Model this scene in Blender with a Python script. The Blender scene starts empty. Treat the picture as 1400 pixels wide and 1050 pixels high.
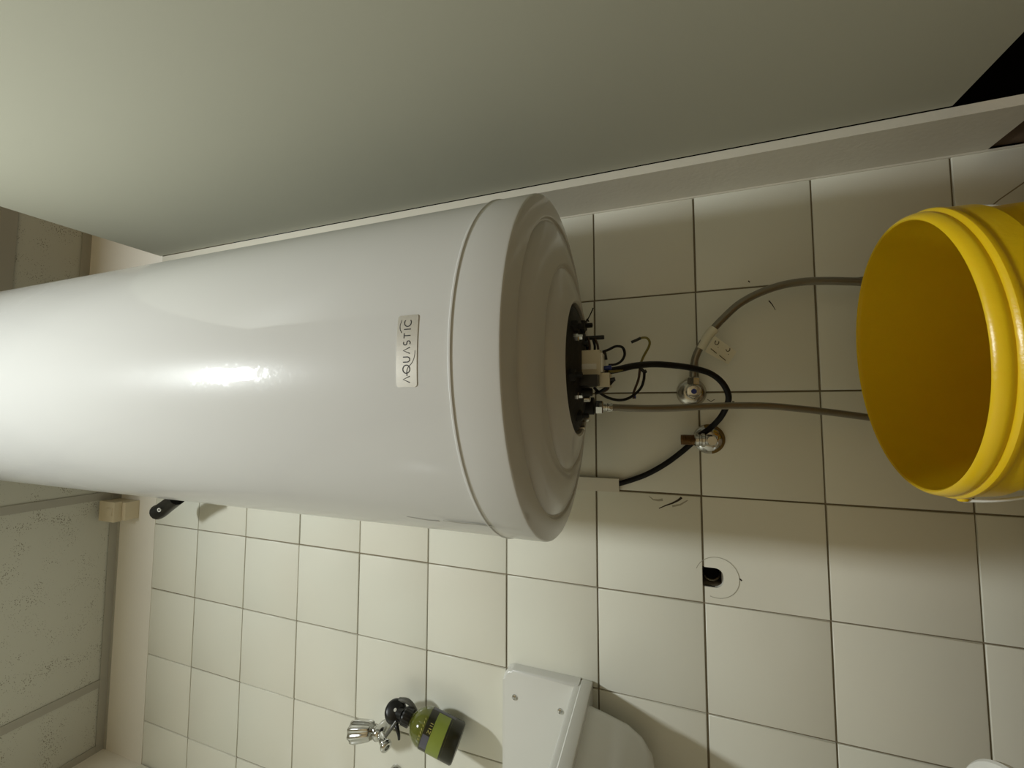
import bpy, bmesh, math, random
from mathutils import Vector, Matrix
random.seed(7)
SC = bpy.context.scene
COL = SC.collection
ZF = 2.1            # everything is laid out with z = 0 at the top edge of the wall tiles; the floor is 2.1 m below

# ------------------------------------------------------------------ camera
F = 560.061
ROWS = [(0.0017, 0.3349, -0.9422), (0.9979, -0.0619, -0.0202), (-0.0650, -0.9402, -0.3343)]
CAM = Vector((-0.2366, -0.8784, -1.5244))
RM = Matrix(ROWS)
q = RM.transposed().to_quaternion().normalized()
cd = bpy.data.cameras.new('camera')
cam = bpy.data.objects.new('camera', cd)
COL.objects.link(cam)
cd.sensor_width = 36.0
cd.sensor_fit = 'HORIZONTAL'
cd.lens = F / 1400 * 36
cd.clip_start = 0.01
cam.rotation_mode = 'QUATERNION'
cam.rotation_quaternion = q
cam.location = CAM + Vector((0, 0, ZF))
SC.camera = cam

# ------------------------------------------------------------------ world, lamp, exposure
w = bpy.data.worlds.new('world'); SC.world = w
w.use_nodes = True
w.node_tree.nodes['Background'].inputs['Color'].default_value = (0.9, 0.95, 1.0, 1)
w.node_tree.nodes['Background'].inputs['Strength'].default_value = 0.03
ld = bpy.data.lights.new('ceiling_lamp_light', 'AREA')
ld.shape = 'RECTANGLE'; ld.size = 0.14; ld.size_y = 0.19
ld.energy = 24.0
ld.color = (0.95, 1.0, 0.99)
lamp = bpy.data.objects.new('ceiling_lamp_light', ld)
COL.objects.link(lamp)
lamp.location = (-0.21, -1.21, 0.155 + ZF)
SC.view_settings.view_transform = 'Standard'
SC.view_settings.look = 'None'
SC.view_settings.gamma = 1
SC.view_settings.use_curve_mapping = False
SC.view_settings.exposure = 0.0

# ------------------------------------------------------------------ helpers
def at(u, v, y):
    """point of the plane y = const that sits at pixel (u, v) of the 1400x1050 photograph"""
    d = RM.transposed() @ Vector(((u - 700) / F, (525 - v) / F, -1))
    return CAM + d * ((y - CAM.y) / d.y)

def srgb(r, g, b):
    def c(x):
        x /= 255.0
        return x / 12.92 if x <= 0.04045 else ((x + 0.055) / 1.055) ** 2.4
    return (c(r), c(g), c(b), 1)

def mat(name, color, rough=0.5, metal=0.0, spec=0.5, coat=0.0, coat_rough=0.05, trans=0.0, bump=0.0,
        bscale=100.0, cvar=0.0, cscale=8.0, emit=None, sss=0.0, rvar=0.0):
    m = bpy.data.materials.new(name); m.use_nodes = True
    nt = m.node_tree; b = nt.nodes['Principled BSDF']
    b.inputs['Base Color'].default_value = color
    b.inputs['Roughness'].default_value = rough
    b.inputs['Metallic'].default_value = metal
    b.inputs['Specular IOR Level'].default_value = spec
    b.inputs['Coat Weight'].default_value = coat
    b.inputs['Coat Roughness'].default_value = coat_rough
    b.inputs['Transmission Weight'].default_value = trans
    if sss:
        b.inputs['Subsurface Weight'].default_value = sss
        b.inputs['Subsurface Radius'].default_value = (0.02, 0.01, 0.003)
        b.inputs['Subsurface Scale'].default_value = 0.3
    if emit:
        b.inputs['Emission Color'].default_value = color
        b.inputs['Emission Strength'].default_value = emit
    tc = nt.nodes.new('ShaderNodeTexCoord')
    if cvar:
        n = nt.nodes.new('ShaderNodeTexNoise'); n.inputs['Scale'].default_value = cscale
        n.inputs['Detail'].default_value = 4
        nt.links.new(tc.outputs['Object'], n.inputs['Vector'])
        mx = nt.nodes.new('ShaderNodeMix'); mx.data_type = 'RGBA'
        mx.inputs['A'].default_value = [c * (1 - cvar) for c in color[:3]] + [1]
        mx.inputs['B'].default_value = [min(1, c * (1 + cvar)) for c in color[:3]] + [1]
        nt.links.new(n.outputs['Fac'], mx.inputs['Factor'])
        nt.links.new(mx.outputs['Result'], b.inputs['Base Color'])
    if bump:
        n = nt.nodes.new('ShaderNodeTexNoise'); n.inputs['Scale'].default_value = bscale
        n.inputs['Detail'].default_value = 3
        nt.links.new(tc.outputs['Object'], n.inputs['Vector'])
        bp = nt.nodes.new('ShaderNodeBump'); bp.inputs['Strength'].default_value = bump
        bp.inputs['Distance'].default_value = 0.002
        nt.links.new(n.outputs['Fac'], bp.inputs['Height'])
        nt.links.new(bp.outputs['Normal'], b.inputs['Normal'])
        if coat:
            nt.links.new(bp.outputs['Normal'], b.inputs['Coat Normal'])
    return m

ORIG = {}
def obj(name, bm, m, parent=None, smooth=False, bev=0.0, kind=None, seg=2, rawmesh=None):
    """link a bmesh given in layout coordinates as one mesh object below parent"""
    o_ = Vector((0, 0, 0))
    if parent is not None:
        o_ = ORIG[parent.name]
    if bm is not None:
        if bev:
            bmesh.ops.bevel(bm, geom=[e for e in bm.edges if len(e.link_faces) == 2 and e.calc_face_angle(0) > 0.5],
                            offset=bev, segments=seg, affect='EDGES', profile=0.5, clamp_overlap=True)
        bmesh.ops.translate(bm, verts=bm.verts, vec=-o_)
        bmesh.ops.recalc_face_normals(bm, faces=bm.faces)
        me = bpy.data.meshes.new(name); bm.to_mesh(me); bm.free()
        if smooth:
            for p in me.polygons: p.use_smooth = True
            try: me.set_sharp_from_angle(angle=math.radians(smooth if smooth is not True else 40))
            except Exception: pass
        if m is not None: me.materials.append(m)
    else:
        me = rawmesh
    o = bpy.data.objects.new(name, me); COL.objects.link(o)
    ORIG[o.name] = o_
    if parent is not None: o.parent = parent
    if kind: o['kind'] = kind
    return o

def thing(name, label, cat, loc=(0, 0, 0), group=None, kind=None):
    o = bpy.data.objects.new(name, None); COL.objects.link(o)
    o.empty_display_size = 0.05
    o.location = loc; ORIG[o.name] = Vector(loc)
    if label: o['label'] = label
    if cat: o['category'] = cat
    if group: o['group'] = group
    if kind: o['kind'] = kind
    return o

def nb(): return bmesh.new()

def box(bm, x0, x1, y0, y1, z0, z1):
    vs = [bm.verts.new((x, y, z)) for x in (x0, x1) for y in (y0, y1) for z in (z0, z1)]
    for f in ((0, 1, 3, 2), (4, 6, 7, 5), (0, 4, 5, 1), (2, 3, 7, 6), (0, 2, 6, 4), (1, 5, 7, 3)):
        bm.faces.new([vs[i] for i in f])
    return bm

def frame_of(a):
    a = Vector(a).normalized()
    t = Vector((0, 0, 1)) if abs(a.z) < 0.9 else Vector((1, 0, 0))
    x = t.cross(a).normalized(); y = a.cross(x).normalized()
    return x, y, a

def lathe(bm, prof, c=(0, 0, 0), axis=(0, 0, 1), n=48, lobes=0, lobe=0.0, sy=1.0):
    """prof: list of (r, h) along axis; r = 0 closes the end"""
    X, Y, A = frame_of(axis); c = Vector(c)
    rings = []
    for r, h in prof:
        if r <= 1e-7:
            rings.append([bm.verts.new(c + A * h)])
        else:
            ring = []
            for i in range(n):
                t = 2 * math.pi * i / n
                rr = r * (1 + (lobe * math.cos(lobes * t) if lobes else 0))
                ring.append(bm.verts.new(c + A * h + X * rr * math.cos(t) + Y * rr * sy * math.sin(t)))
            rings.append(ring)
    for a, b in zip(rings, rings[1:]):
        if len(a) == 1 and len(b) == 1: continue
        for i in range(n):
            j = (i + 1) % n
            if len(a) == 1: bm.faces.new((a[0], b[i], b[j]))
            elif len(b) == 1: bm.faces.new((a[i], b[0], a[j]))
            else: bm.faces.new((a[i], b[i], b[j], a[j]))
    return bm

def catmull(pts, k=8):
    P = [Vector(p) for p in pts]
    P = [P[0] * 2 - P[1]] + P + [P[-1] * 2 - P[-2]]
    out = []
    for i in range(1, len(P) - 2):
        p0, p1, p2, p3 = P[i - 1:i + 3]
        for j in range(k):
            t = j / k
            out.append(0.5 * ((2 * p1) + (p2 - p0) * t + (2 * p0 - 5 * p1 + 4 * p2 - p3) * t * t +
                              (3 * p1 - p0 - 3 * p2 + p3) * t ** 3))
    out.append(P[-2]); return out

def tube(bm, pts, r, n=10, k=8, smoothpath=True, radii=None):
    P = catmull(pts, k) if smoothpath else [Vector(p) for p in pts]
    X = None; rings = []
    for i, p in enumerate(P):
        t = (P[min(i + 1, len(P) - 1)] - P[max(i - 1, 0)]).normalized()
        if X is None: X = frame_of(t)[0]
        X = (X - t * X.dot(t)).normalized(); Y = t.cross(X)
        rr = r if radii is None else radii[0] + (radii[1] - radii[0]) * i / (len(P) - 1)
        rings.append([bm.verts.new(p + X * rr * math.cos(2 * math.pi * a / n) + Y * rr * math.sin(2 * math.pi * a / n))
                      for a in range(n)])
    for a, b in zip(rings, rings[1:]):
        for i in range(n):
            j = (i + 1) % n
            bm.faces.new((a[i], b[i], b[j], a[j]))
    bm.faces.new(rings[0]); bm.faces.new(rings[-1])
    return bm

def loft(bm, secs, n=8):
    """secs: (cx, cy, hx, hy, z, radius) rounded rectangles, joined upwards"""
    rings = []
    for cx, cy, hx, hy, z, r in secs:
        ring = []
        for sx, sy, a0 in ((1, 1, 0), (-1, 1, 90), (-1, -1, 180), (1, -1, 270)):
            for i in range(n + 1):
                a = math.radians(a0 + 90 * i / n)
                ring.append(bm.verts.new((cx + sx * (hx - r) + r * math.cos(a), cy + sy * (hy - r) + r * math.sin(a), z)))
        rings.append(ring)
    m_ = len(rings[0])
    for a, b in zip(rings, rings[1:]):
        for i in range(m_):
            j = (i + 1) % m_
            bm.faces.new((a[i], a[j], b[j], b[i]))
    bm.faces.new(list(reversed(rings[0]))); bm.faces.new(rings[-1])
    return bm

def prism(bm, poly, y0, y1):
    """outline in the x-z plane, thickness along y"""
    a = [bm.verts.new((x, y0, z)) for x, z in poly]; b = [bm.verts.new((x, y1, z)) for x, z in poly]
    bm.faces.new(a); bm.faces.new(list(reversed(b)))
    for i in range(len(poly)):
        j = (i + 1) % len(poly)
        bm.faces.new((a[i], b[i], b[j], a[j]))
    return bm

def ribbon(bm, uv, wdt, fn, th=0.0002):
    """stroke of a polyline in surface coordinates; fn(u, v, h) -> point"""
    n = len(uv); ringv = []
    for i, (u, v) in enumerate(uv):
        u0, v0 = uv[max(i - 1, 0)]; u1, v1 = uv[min(i + 1, n - 1)]
        du, dv = u1 - u0, v1 - v0; L = math.hypot(du, dv) or 1
        wd = wdt if not isinstance(wdt, (list, tuple)) else wdt[0] + (wdt[1] - wdt[0]) * i / (n - 1)
        nx, ny = -dv / L * wd / 2, du / L * wd / 2
        ringv.append([bm.verts.new(fn(u + nx, v + ny, 0)), bm.verts.new(fn(u + nx, v + ny, th)),
                      bm.verts.new(fn(u - nx, v - ny, th)), bm.verts.new(fn(u - nx, v - ny, 0))])
    for a, b in zip(ringv, ringv[1:]):
        for i in range(4):
            j = (i + 1) % 4
            bm.faces.new((a[i], a[j], b[j], b[i]))
    bm.faces.new(ringv[0]); bm.faces.new(ringv[-1])
    return bm

def arc(cx, cy, rx, ry, a0, a1, n=14):
    return [(cx + rx * math.cos(math.radians(a0 + (a1 - a0) * i / n)), cy + ry * math.sin(math.radians(a0 + (a1 - a0) * i / n)))
            for i in range(n + 1)]

# ------------------------------------------------------------------ materials
def tile_mat():
    m = mat('white_glazed_tile', srgb(236, 235, 224), rough=0.32, spec=0.5, bump=0.10, bscale=45, coat=0.35, coat_rough=0.22)
    nt = m.node_tree; b = nt.nodes['Principled BSDF']
    oi = nt.nodes.new('ShaderNodeObjectInfo')
    geo = nt.nodes.new('ShaderNodeNewGeometry')
    n = nt.nodes.new('ShaderNodeTexNoise'); n.inputs['Scale'].default_value = 2.2; n.inputs['Detail'].default_value = 3
    nt.links.new(geo.outputs['Position'], n.inputs['Vector'])
    add = nt.nodes.new('ShaderNodeMath'); add.operation = 'ADD'
    mul = nt.nodes.new('ShaderNodeMath'); mul.operation = 'MULTIPLY'; mul.inputs[1].default_value = 0.15
    nt.links.new(oi.outputs['Random'], mul.inputs[0])
    nt.links.new(mul.outputs[0], add.inputs[0]); nt.links.new(n.outputs['Fac'], add.inputs[1])
    cr = nt.nodes.new('ShaderNodeValToRGB')
    cr.color_ramp.elements[0].position = 0.35; cr.color_ramp.elements[0].color = srgb(237, 234, 220)
    cr.color_ramp.elements[1].position = 0.95; cr.color_ramp.elements[1].color = srgb(232, 235, 224)
    nt.links.new(add.outputs[0], cr.inputs['Fac']); nt.links.new(cr.outputs['Color'], b.inputs['Base Color'])
    return m
M_TILE = tile_mat()
M_GROUT = mat('grey_brown_grout', srgb(134, 124, 104), rough=0.95, bump=0.5, bscale=300, cvar=0.25, cscale=30)
M_PAINT = mat('cream_wall_paint', srgb(242, 237, 226), rough=0.75, bump=0.15, bscale=160, cvar=0.03, cscale=5)
M_JAMB = mat('cream_painted_jamb', srgb(216, 211, 196), rough=0.5, bump=0.2, bscale=120, cvar=0.05, cscale=12)
M_DOOR = mat('grey_green_laminate', srgb(178, 177, 160), rough=0.5, spec=0.35, bump=0.03, bscale=260, cvar=0.03, cscale=3)
M_TBAR = mat('grey_ceiling_rail', srgb(184, 181, 170), rough=0.5, metal=0.0)
M_PAINT2 = mat('warm_wall_paint', srgb(206, 186, 150), rough=0.75, bump=0.15, bscale=160, cvar=0.03, cscale=5)
M_FLOOR = mat('grey_brown_floor', srgb(108, 88, 58), rough=0.6, bump=0.2, bscale=60, cvar=0.15, cscale=10)
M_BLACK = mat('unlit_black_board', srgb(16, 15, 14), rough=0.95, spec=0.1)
M_BRNWD = mat('bare_brown_board', srgb(96, 78, 60), rough=0.8, cvar=0.2, cscale=40)
M_DIRT = mat('dark_scuff', srgb(58, 50, 42), rough=0.9)
M_SHADOWLINE = mat('brown_shadow_line', srgb(150, 138, 116), rough=0.8)
M_FAINT = mat('faint_pencil_mark', srgb(176, 172, 156), rough=0.9)
M_CHROME = mat('chrome', (0.62, 0.62, 0.60, 1), rough=0.14, metal=1.0)
M_CHROME_OLD = mat('dull_chrome', (0.55, 0.53, 0.47, 1), rough=0.25, metal=1.0, cvar=0.3, cscale=120)
M_BRASS = mat('tarnished_brass', srgb(112, 84, 50), rough=0.45, metal=0.8, cvar=0.3, cscale=200, bump=0.3, bscale=400)
M_RUST = mat('limescale_brown', srgb(128, 104, 52), rough=0.7, metal=0.3, cvar=0.4, cscale=120)
M_BLKPL = mat('black_plastic', srgb(12, 12, 12), rough=0.35)
M_BLKRUB = mat('black_rubber_cable', srgb(10, 10, 12), rough=0.55, spec=0.3)
M_DKMET = mat('dark_flange_metal', srgb(30, 29, 26), rough=0.65, metal=0.3, cvar=0.3, cscale=60, bump=0.4, bscale=200)
M_WHITEPL = mat('white_plastic', srgb(226, 226, 220), rough=0.3)
M_CERAM = mat('off_white_thermostat_plastic', srgb(214, 206, 182), rough=0.5, cvar=0.06, cscale=60)
M_BLUEW = mat('blue_wire', srgb(30, 48, 130), rough=0.4)
M_BROWNW = mat('brown_wire', srgb(66, 44, 28), rough=0.45)
M_YELGR = mat('yellow_green_wire', srgb(122, 112, 46), rough=0.45, cvar=0.35, cscale=150)
M_SINK = mat('white_moulded_plastic', srgb(222, 222, 216), rough=0.25, spec=0.5)
M_TRUNK = mat('white_trunking_plastic', srgb(226, 222, 208), rough=0.4)
M_BEIGE = mat('aged_cream_plastic', srgb(222, 208, 178), rough=0.45)
M_BOTTLE = mat('olive_translucent_bottle', srgb(112, 118, 44), rough=0.12, trans=0.35, coat=0.4)
M_LBL_DK = mat('dark_olive_label', srgb(38, 38, 22), rough=0.3, cvar=0.2, cscale=60)
M_LBL_GR = mat('green_label_band', srgb(136, 150, 62), rough=0.35, cvar=0.12, cscale=50)
M_LBL_BL = mat('grey_violet_label_patch', srgb(92, 92, 104), rough=0.4)
M_GOLD = mat('gold_print', srgb(206, 196, 110), rough=0.4)
M_GREYPL = mat('smoked_grey_plastic', srgb(92, 92, 86), rough=0.3)
M_SILVER = mat('brushed_silver_sticker', (0.62, 0.61, 0.57, 1), rough=0.38, metal=0.75, cvar=0.08, cscale=60)
M_INK = mat('black_ink', srgb(24, 24, 24), rough=0.6)
M_TAGINK = mat('grey_brown_ink', srgb(96, 88, 66), rough=0.7)
M_TAG = mat('white_hose_tag', srgb(232, 228, 206), rough=0.5)
M_YEL = mat('yellow_bucket_plastic', srgb(226, 188, 18), rough=0.3, spec=0.5, sss=0.25, bump=0.12, bscale=220, cvar=0.05, cscale=30)

def ceiling_mat():
    m = mat('mineral_fibre_ceiling_tile', srgb(216, 216, 204), rough=0.95)
    nt = m.node_tree; b = nt.nodes['Principled BSDF']
    tc = nt.nodes.new('ShaderNodeTexCoord')
    n0 = nt.nodes.new('ShaderNodeTexNoise'); n0.inputs['Scale'].default_value = 7
    mp = nt.nodes.new('ShaderNodeMapping'); mp.inputs['Scale'].default_value = (0.75, 1.25, 1)
    nt.links.new(tc.outputs['Object'], mp.inputs['Vector'])
    v = nt.nodes.new('ShaderNodeTexVoronoi'); v.inputs['Scale'].default_value = 260
    nt.links.new(mp.outputs[0], v.inputs['Vector'])
    n = nt.nodes.new('ShaderNodeTexNoise'); n.inputs['Scale'].default_value = 18; n.inputs['Detail'].default_value = 3
    nt.links.new(tc.outputs['Object'], n.inputs['Vector'])
    th = nt.nodes.new('ShaderNodeMapRange'); th.inputs['From Min'].default_value = 0.36; th.inputs['From Max'].default_value = 0.80
    th.inputs['To Min'].default_value = 0.0; th.inputs['To Max'].default_value = 0.5
    nt.links.new(n.outputs['Fac'], th.inputs['Value'])
    lt = nt.nodes.new('ShaderNodeMath'); lt.operation = 'LESS_THAN'
    nt.links.new(v.outputs['Distance'], lt.inputs[0]); nt.links.new(th.outputs[0], lt.inputs[1])
    mx = nt.nodes.new('ShaderNodeMix'); mx.data_type = 'RGBA'
    mx.inputs['A'].default_value = srgb(216, 216, 205); mx.inputs['B'].default_value = srgb(160, 156, 140)
    nt.links.new(lt.outputs[0], mx.inputs['Factor']); nt.links.new(mx.outputs['Result'], b.inputs['Base Color'])
    bp = nt.nodes.new('ShaderNodeBump'); bp.inputs['Strength'].default_value = 0.5; bp.inputs['Distance'].default_value = 0.002; bp.invert = True
    nt.links.new(lt.outputs[0], bp.inputs['Height']); nt.links.new(bp.outputs['Normal'], b.inputs['Normal'])
    return m
M_CEIL = ceiling_mat()

def tank_mat(name, rough):
    """white enamel with dust: fine orange peel in the clear coat"""
    m = mat(name, srgb(209, 209, 207), rough=rough, spec=0.05, coat=0.5, coat_rough=0.02)
    nt = m.node_tree; b = nt.nodes['Principled BSDF']
    tc = nt.nodes.new('ShaderNodeTexCoord')
    n = nt.nodes.new('ShaderNodeTexNoise'); n.inputs['Scale'].default_value = 260; n.inputs['Detail'].default_value = 2
    n2 = nt.nodes.new('ShaderNodeTexNoise'); n2.inputs['Scale'].default_value = 9; n2.inputs['Detail'].default_value = 2
    nt.links.new(tc.outputs['Object'], n.inputs['Vector']); nt.links.new(tc.outputs['Object'], n2.inputs['Vector'])
    bp = nt.nodes.new('ShaderNodeBump'); bp.inputs['Strength'].default_value = 0.035; bp.inputs['Distance'].default_value = 0.001
    nt.links.new(n.outputs['Fac'], bp.inputs['Height'])
    bp2 = nt.nodes.new('ShaderNodeBump'); bp2.inputs['Strength'].default_value = 0.10; bp2.inputs['Distance'].default_value = 0.004
    nt.links.new(n2.outputs['Fac'], bp2.inputs['Height']); nt.links.new(bp.outputs['Normal'], bp2.inputs['Normal'])
    n3 = nt.nodes.new('ShaderNodeTexNoise'); n3.inputs['Scale'].default_value = 170; n3.inputs['Detail'].default_value = 4
    n4 = nt.nodes.new('ShaderNodeTexNoise'); n4.inputs['Scale'].default_value = 14; n4.inputs['Detail'].default_value = 3
    ad = nt.nodes.new('ShaderNodeMath'); ad.operation = 'ADD'
    nt.links.new(tc.outputs['Object'], n3.inputs['Vector']); nt.links.new(tc.outputs['Object'], n4.inputs['Vector'])
    nt.links.new(n3.outputs['Fac'], ad.inputs[0]); nt.links.new(n4.outputs['Fac'], ad.inputs[1])
    mr = nt.nodes.new('ShaderNodeMapRange'); mr.inputs['From Min'].default_value = 0.98; mr.inputs['From Max'].default_value = 1.30
    mr.inputs['To Min'].default_value = 0.02; mr.inputs['To Max'].default_value = 0.15
    nt.links.new(ad.outputs[0], mr.inputs['Value']); nt.links.new(mr.outputs[0], b.inputs['Coat Roughness'])
    nt.links.new(bp2.outputs['Normal'], b.inputs['Normal']); nt.links.new(bp2.outputs['Normal'], b.inputs['Coat Normal'])
    return m
M_TANK = tank_mat('white_tank_enamel', 0.32)
M_LID = tank_mat('white_lid_plastic', 0.32)

def braid_mat():
    m = mat('braided_steel', (0.30, 0.28, 0.23, 1), rough=0.35, metal=0.85)
    nt = m.node_tree; b = nt.nodes['Principled BSDF']
    tc = nt.nodes.new('ShaderNodeTexCoord')
    wv = nt.nodes.new('ShaderNodeTexChecker'); wv.inputs['Scale'].default_value = 600
    nt.links.new(tc.outputs['Object'], wv.inputs['Vector'])
    bp = nt.nodes.new('ShaderNodeBump'); bp.inputs['Strength'].default_value = 0.6; bp.inputs['Distance'].default_value = 0.0006
    nt.links.new(wv.outputs['Fac'], bp.inputs['Height']); nt.links.new(bp.outputs['Normal'], b.inputs['Normal'])
    return m
M_BRAID = braid_mat()

# ------------------------------------------------------------------ setting
XL, XR, YB = -1.33, 0.196, -2.3
ZC, ZB = 0.19, -2.10
XE = 1.15                                          # end of the space beyond the grey door leaf

floor = obj('floor', box(nb(), XL - .05, XE, YB - .05, 0.45, ZB - .05, ZB), M_FLOOR, kind='structure')

# back wall: mortar bed with a pipe opening, tiles on it, a painted band above
back = thing('wall_back', None, None, (XR / 2 + XL / 2, 0.05, ZB), kind='structure')
HX0, HX1, HZ0, HZ1 = -0.569, -0.533, -1.634, -1.598
b = nb()
TB = 0.0035                                        # mortar lies this far behind the tile faces
box(b, XL, HX0, TB, 0.09, ZB, 0.0); box(b, HX1, XR, TB, 0.09, ZB, 0.0)
box(b, HX0, HX1, TB, 0.09, ZB, HZ0); box(b, HX0, HX1, TB, 0.09, HZ1, 0.0)
obj('mortar_bed', b, M_GROUT, back)
obj('painted_band', box(nb(), XL, XR, -0.0006, 0.09, 0.0, 0.34), M_PAINT, back, bev=0.001)
b = nb(); box(b, HX0 - .02, HX1 + .02, 0.0905, 0.11, HZ0 - .02, HZ1 + .02)
obj('opening_back', b, M_BLACK, back)

def tile_outline(x0, x1, z0, z1, notch=False):
    if not notch:
        return [(x0, z0), (x1, z0), (x1, z1), (x0, z1)]
    cx, hw = (HX0 + HX1) / 2, (HX1 - HX0) / 2
    pts = [(x0, z0), (x1, z0), (x1, z1), (cx + hw, z1)]
    r = 0.014
    for i in range(9):
        a = -math.pi / 2 * i / 8
        pts.append((cx + hw - r + r * math.cos(a), HZ0 + r + r * math.sin(a)))
    for i in range(9):
        a = -math.pi / 2 - math.pi / 2 * i / 8
        pts.append((cx - hw + r + r * math.cos(a), HZ0 + r + r * math.sin(a)))
    pts += [(cx - hw, z1), (x0, z1)]
    return pts

P_, J_ = 0.2, 0.0032
tile_cache = {}
def add_tile(x0, x1, z0, z1):
    wv, hv = round(x1 - x0, 4), round(z1 - z0, 4)
    notch = x0 < -0.55 < x1 and abs(z1 + 1.6) < 0.01
    cx, cz = (x0 + x1) / 2, (z0 + z1) / 2
    o_ = ORIG[back.name]
    jit = Vector((random.uniform(-.0004, .0004), random.uniform(-.00035, .00035), random.uniform(-.0004, .0004)))
    if notch:
        bm = prism(nb(), tile_outline(x0, x1, z0, z1, True), 0, 0.009)
        return obj('tile', bm, M_TILE, back)
    key = (wv, hv)
    if key not in tile_cache:
        bm = prism(nb(), tile_outline(-wv / 2, wv / 2, -hv / 2, hv / 2), 0, 0.009)
        fr = [e for e in bm.edges if all(abs(v.co.y) < 1e-6 for v in e.verts)]
        bmesh.ops.bevel(bm, geom=fr, offset=0.0012, segments=2, affect='EDGES', profile=0.5)
        bmesh.ops.recalc_face_normals(bm, faces=bm.faces)
        me = bpy.data.meshes.new('tile'); bm.to_mesh(me); bm.free(); me.materials.append(M_TILE)
        for p in me.polygons: p.use_smooth = True
        me.set_sharp_from_angle(angle=math.radians(50))
        tile_cache[key] = me
    o = bpy.data.objects.new('tile', tile_cache[key]); COL.objects.link(o); o.parent = back
    o.location = Vector((cx, 0, cz)) - o_ + jit
    o.rotation_euler = (random.uniform(-.0012, .0012), 0, random.uniform(-.0012, .0012))
    return o
h = J_ / 2
for r in range(11):
    z1 = -P_ * r - (h if r else 0.0005); z0 = max(-P_ * (r + 1) + h, ZB + 0.001)
    for c in range(-1, 7):
        x1 = min(-P_ * c - h, XR - 0.0005); x0 = max(-P_ * (c + 1) + h, XL + 0.002)
        add_tile(x0, x1, z0, z1)

# marks on the tiles
def wallfn(y=0.0):
    return lambda u, v, hh: Vector((u, y - 0.0004 - hh, v))
def wp(u, v):
    p = at(u, v, 0.0); return (p.x, p.z)
b = nb()
ribbon(b, arc(-0.550, -1.623, 0.0375, 0.0375, 70, -200, 40), 0.0010, wallfn())
obj('pencil_ring', b, M_FAINT, back)
b = nb()
ribbon(b, [wp(901, 695), wp(910, 691), wp(919, 688), wp(927, 684), wp(932, 680)], (0.0015, 0.0045), wallfn())
ribbon(b, [wp(1051, 411), wp(1056, 417), wp(1060, 424)], (0.0022, 0.0008), wallfn())
ribbon(b, [wp(1023, 384), wp(1025, 386)], 0.002, wallfn())
ribbon(b, [wp(967, 546), wp(972, 549), wp(977, 546)], 0.0012, wallfn())
ribbon(b, [wp(1001, 549), wp(1004, 549.5)], 0.002, wallfn())
ribbon(b, [wp(1011, 791), wp(1014, 794)], 0.0022, wallfn())
obj('scuff_or_shadow_line', b, M_DIRT, back)
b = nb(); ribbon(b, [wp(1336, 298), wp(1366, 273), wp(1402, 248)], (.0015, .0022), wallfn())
obj('scuff_or_shadow_line', b, M_SHADOWLINE, back)  # shadow edge beside the jamb, painted on the tiles as a thin brown line
b = nb()
ribbon(b, [wp(887, 678), wp(893, 683), wp(900, 684), wp(906, 683)], (0.001, 0.005), wallfn())
ribbon(b, [wp(919, 692), wp(930, 690), wp(940, 684)], (0.004, 0.002), wallfn(0.0001))
obj('scuff_or_shadow_line', b, M_FAINT, back)
# drain pipe end inside the opening
pe = thing('capped_pipe', 'dark pipe end sitting inside the rounded hole cut in a white tile', 'pipe', (-0.551, 0.03, -1.616))
obj('pipe_body', lathe(nb(), [(0, 0), (.0125, 0), (.0145, .002), (.0145, .05), (0, .05)], (-0.551, 0.03, -1.616), (0, 1, 0), 24), M_BLACK, pe, smooth=True)
obj('rim_ring', lathe(nb(), [(.0135, 0), (.0155, -.003), (.0163, 0), (.0155, .003), (.0135, 0)], (-0.551, 0.028, -1.616), (0, 1, 0), 28), M_CHROME_OLD, pe, smooth=True)

# left wall, wall behind the camera, far right wall
left = thing('wall_left', None, None, (XL - .05, YB / 2, ZB), kind='structure')
obj('plaster', box(nb(), XL - .09, XL, YB, 0.09, ZB, 0.34), M_PAINT, left)
b = nb()
for r in range(11):
    for c in range(0, 11):
        z1 = -P_ * r - h; z0 = max(-P_ * (r + 1) + h, ZB + .001)
        y1 = -P_ * c - h; y0 = -P_ * (c + 1) + h
        box(b, XL, XL + .0045, y0, y1, z0, z1)
obj('tile_field', b, M_TILE, left, bev=0, kind='stuff')
obj('wall_front', box(nb(), XL - .09, XE, YB - .1, YB, ZB, 0.34), M_PAINT2, kind='structure')
obj('wall_right', box(nb(), XE, XE + .09, YB, 0.45, ZB, 0.34), M_PAINT2, kind='structure')

# door jamb beside the tiles, wall above the door opening, cupboard behind coloured black to stand for its unlit inside
JY = -0.117
obj('trim_1', box(nb(), XR, XR + .0157, JY, -0.0002, -2.047, -0.168), M_JAMB, kind='structure', bev=.0012)
obj('sealant', box(nb(), XR - .0035, XR - .0001, -.0022, .004, ZB, 0), M_JAMB, back, bev=.0008)
obj('wall_lintel', box(nb(), XR, XE, JY, 0.09, -0.168, 0.34), M_PAINT, kind='structure')
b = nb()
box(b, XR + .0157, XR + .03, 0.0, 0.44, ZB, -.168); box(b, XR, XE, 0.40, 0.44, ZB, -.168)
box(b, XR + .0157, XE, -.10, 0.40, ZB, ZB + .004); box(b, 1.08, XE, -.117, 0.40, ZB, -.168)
obj('wall_cupboard', b, M_BLACK, kind='structure')

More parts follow.
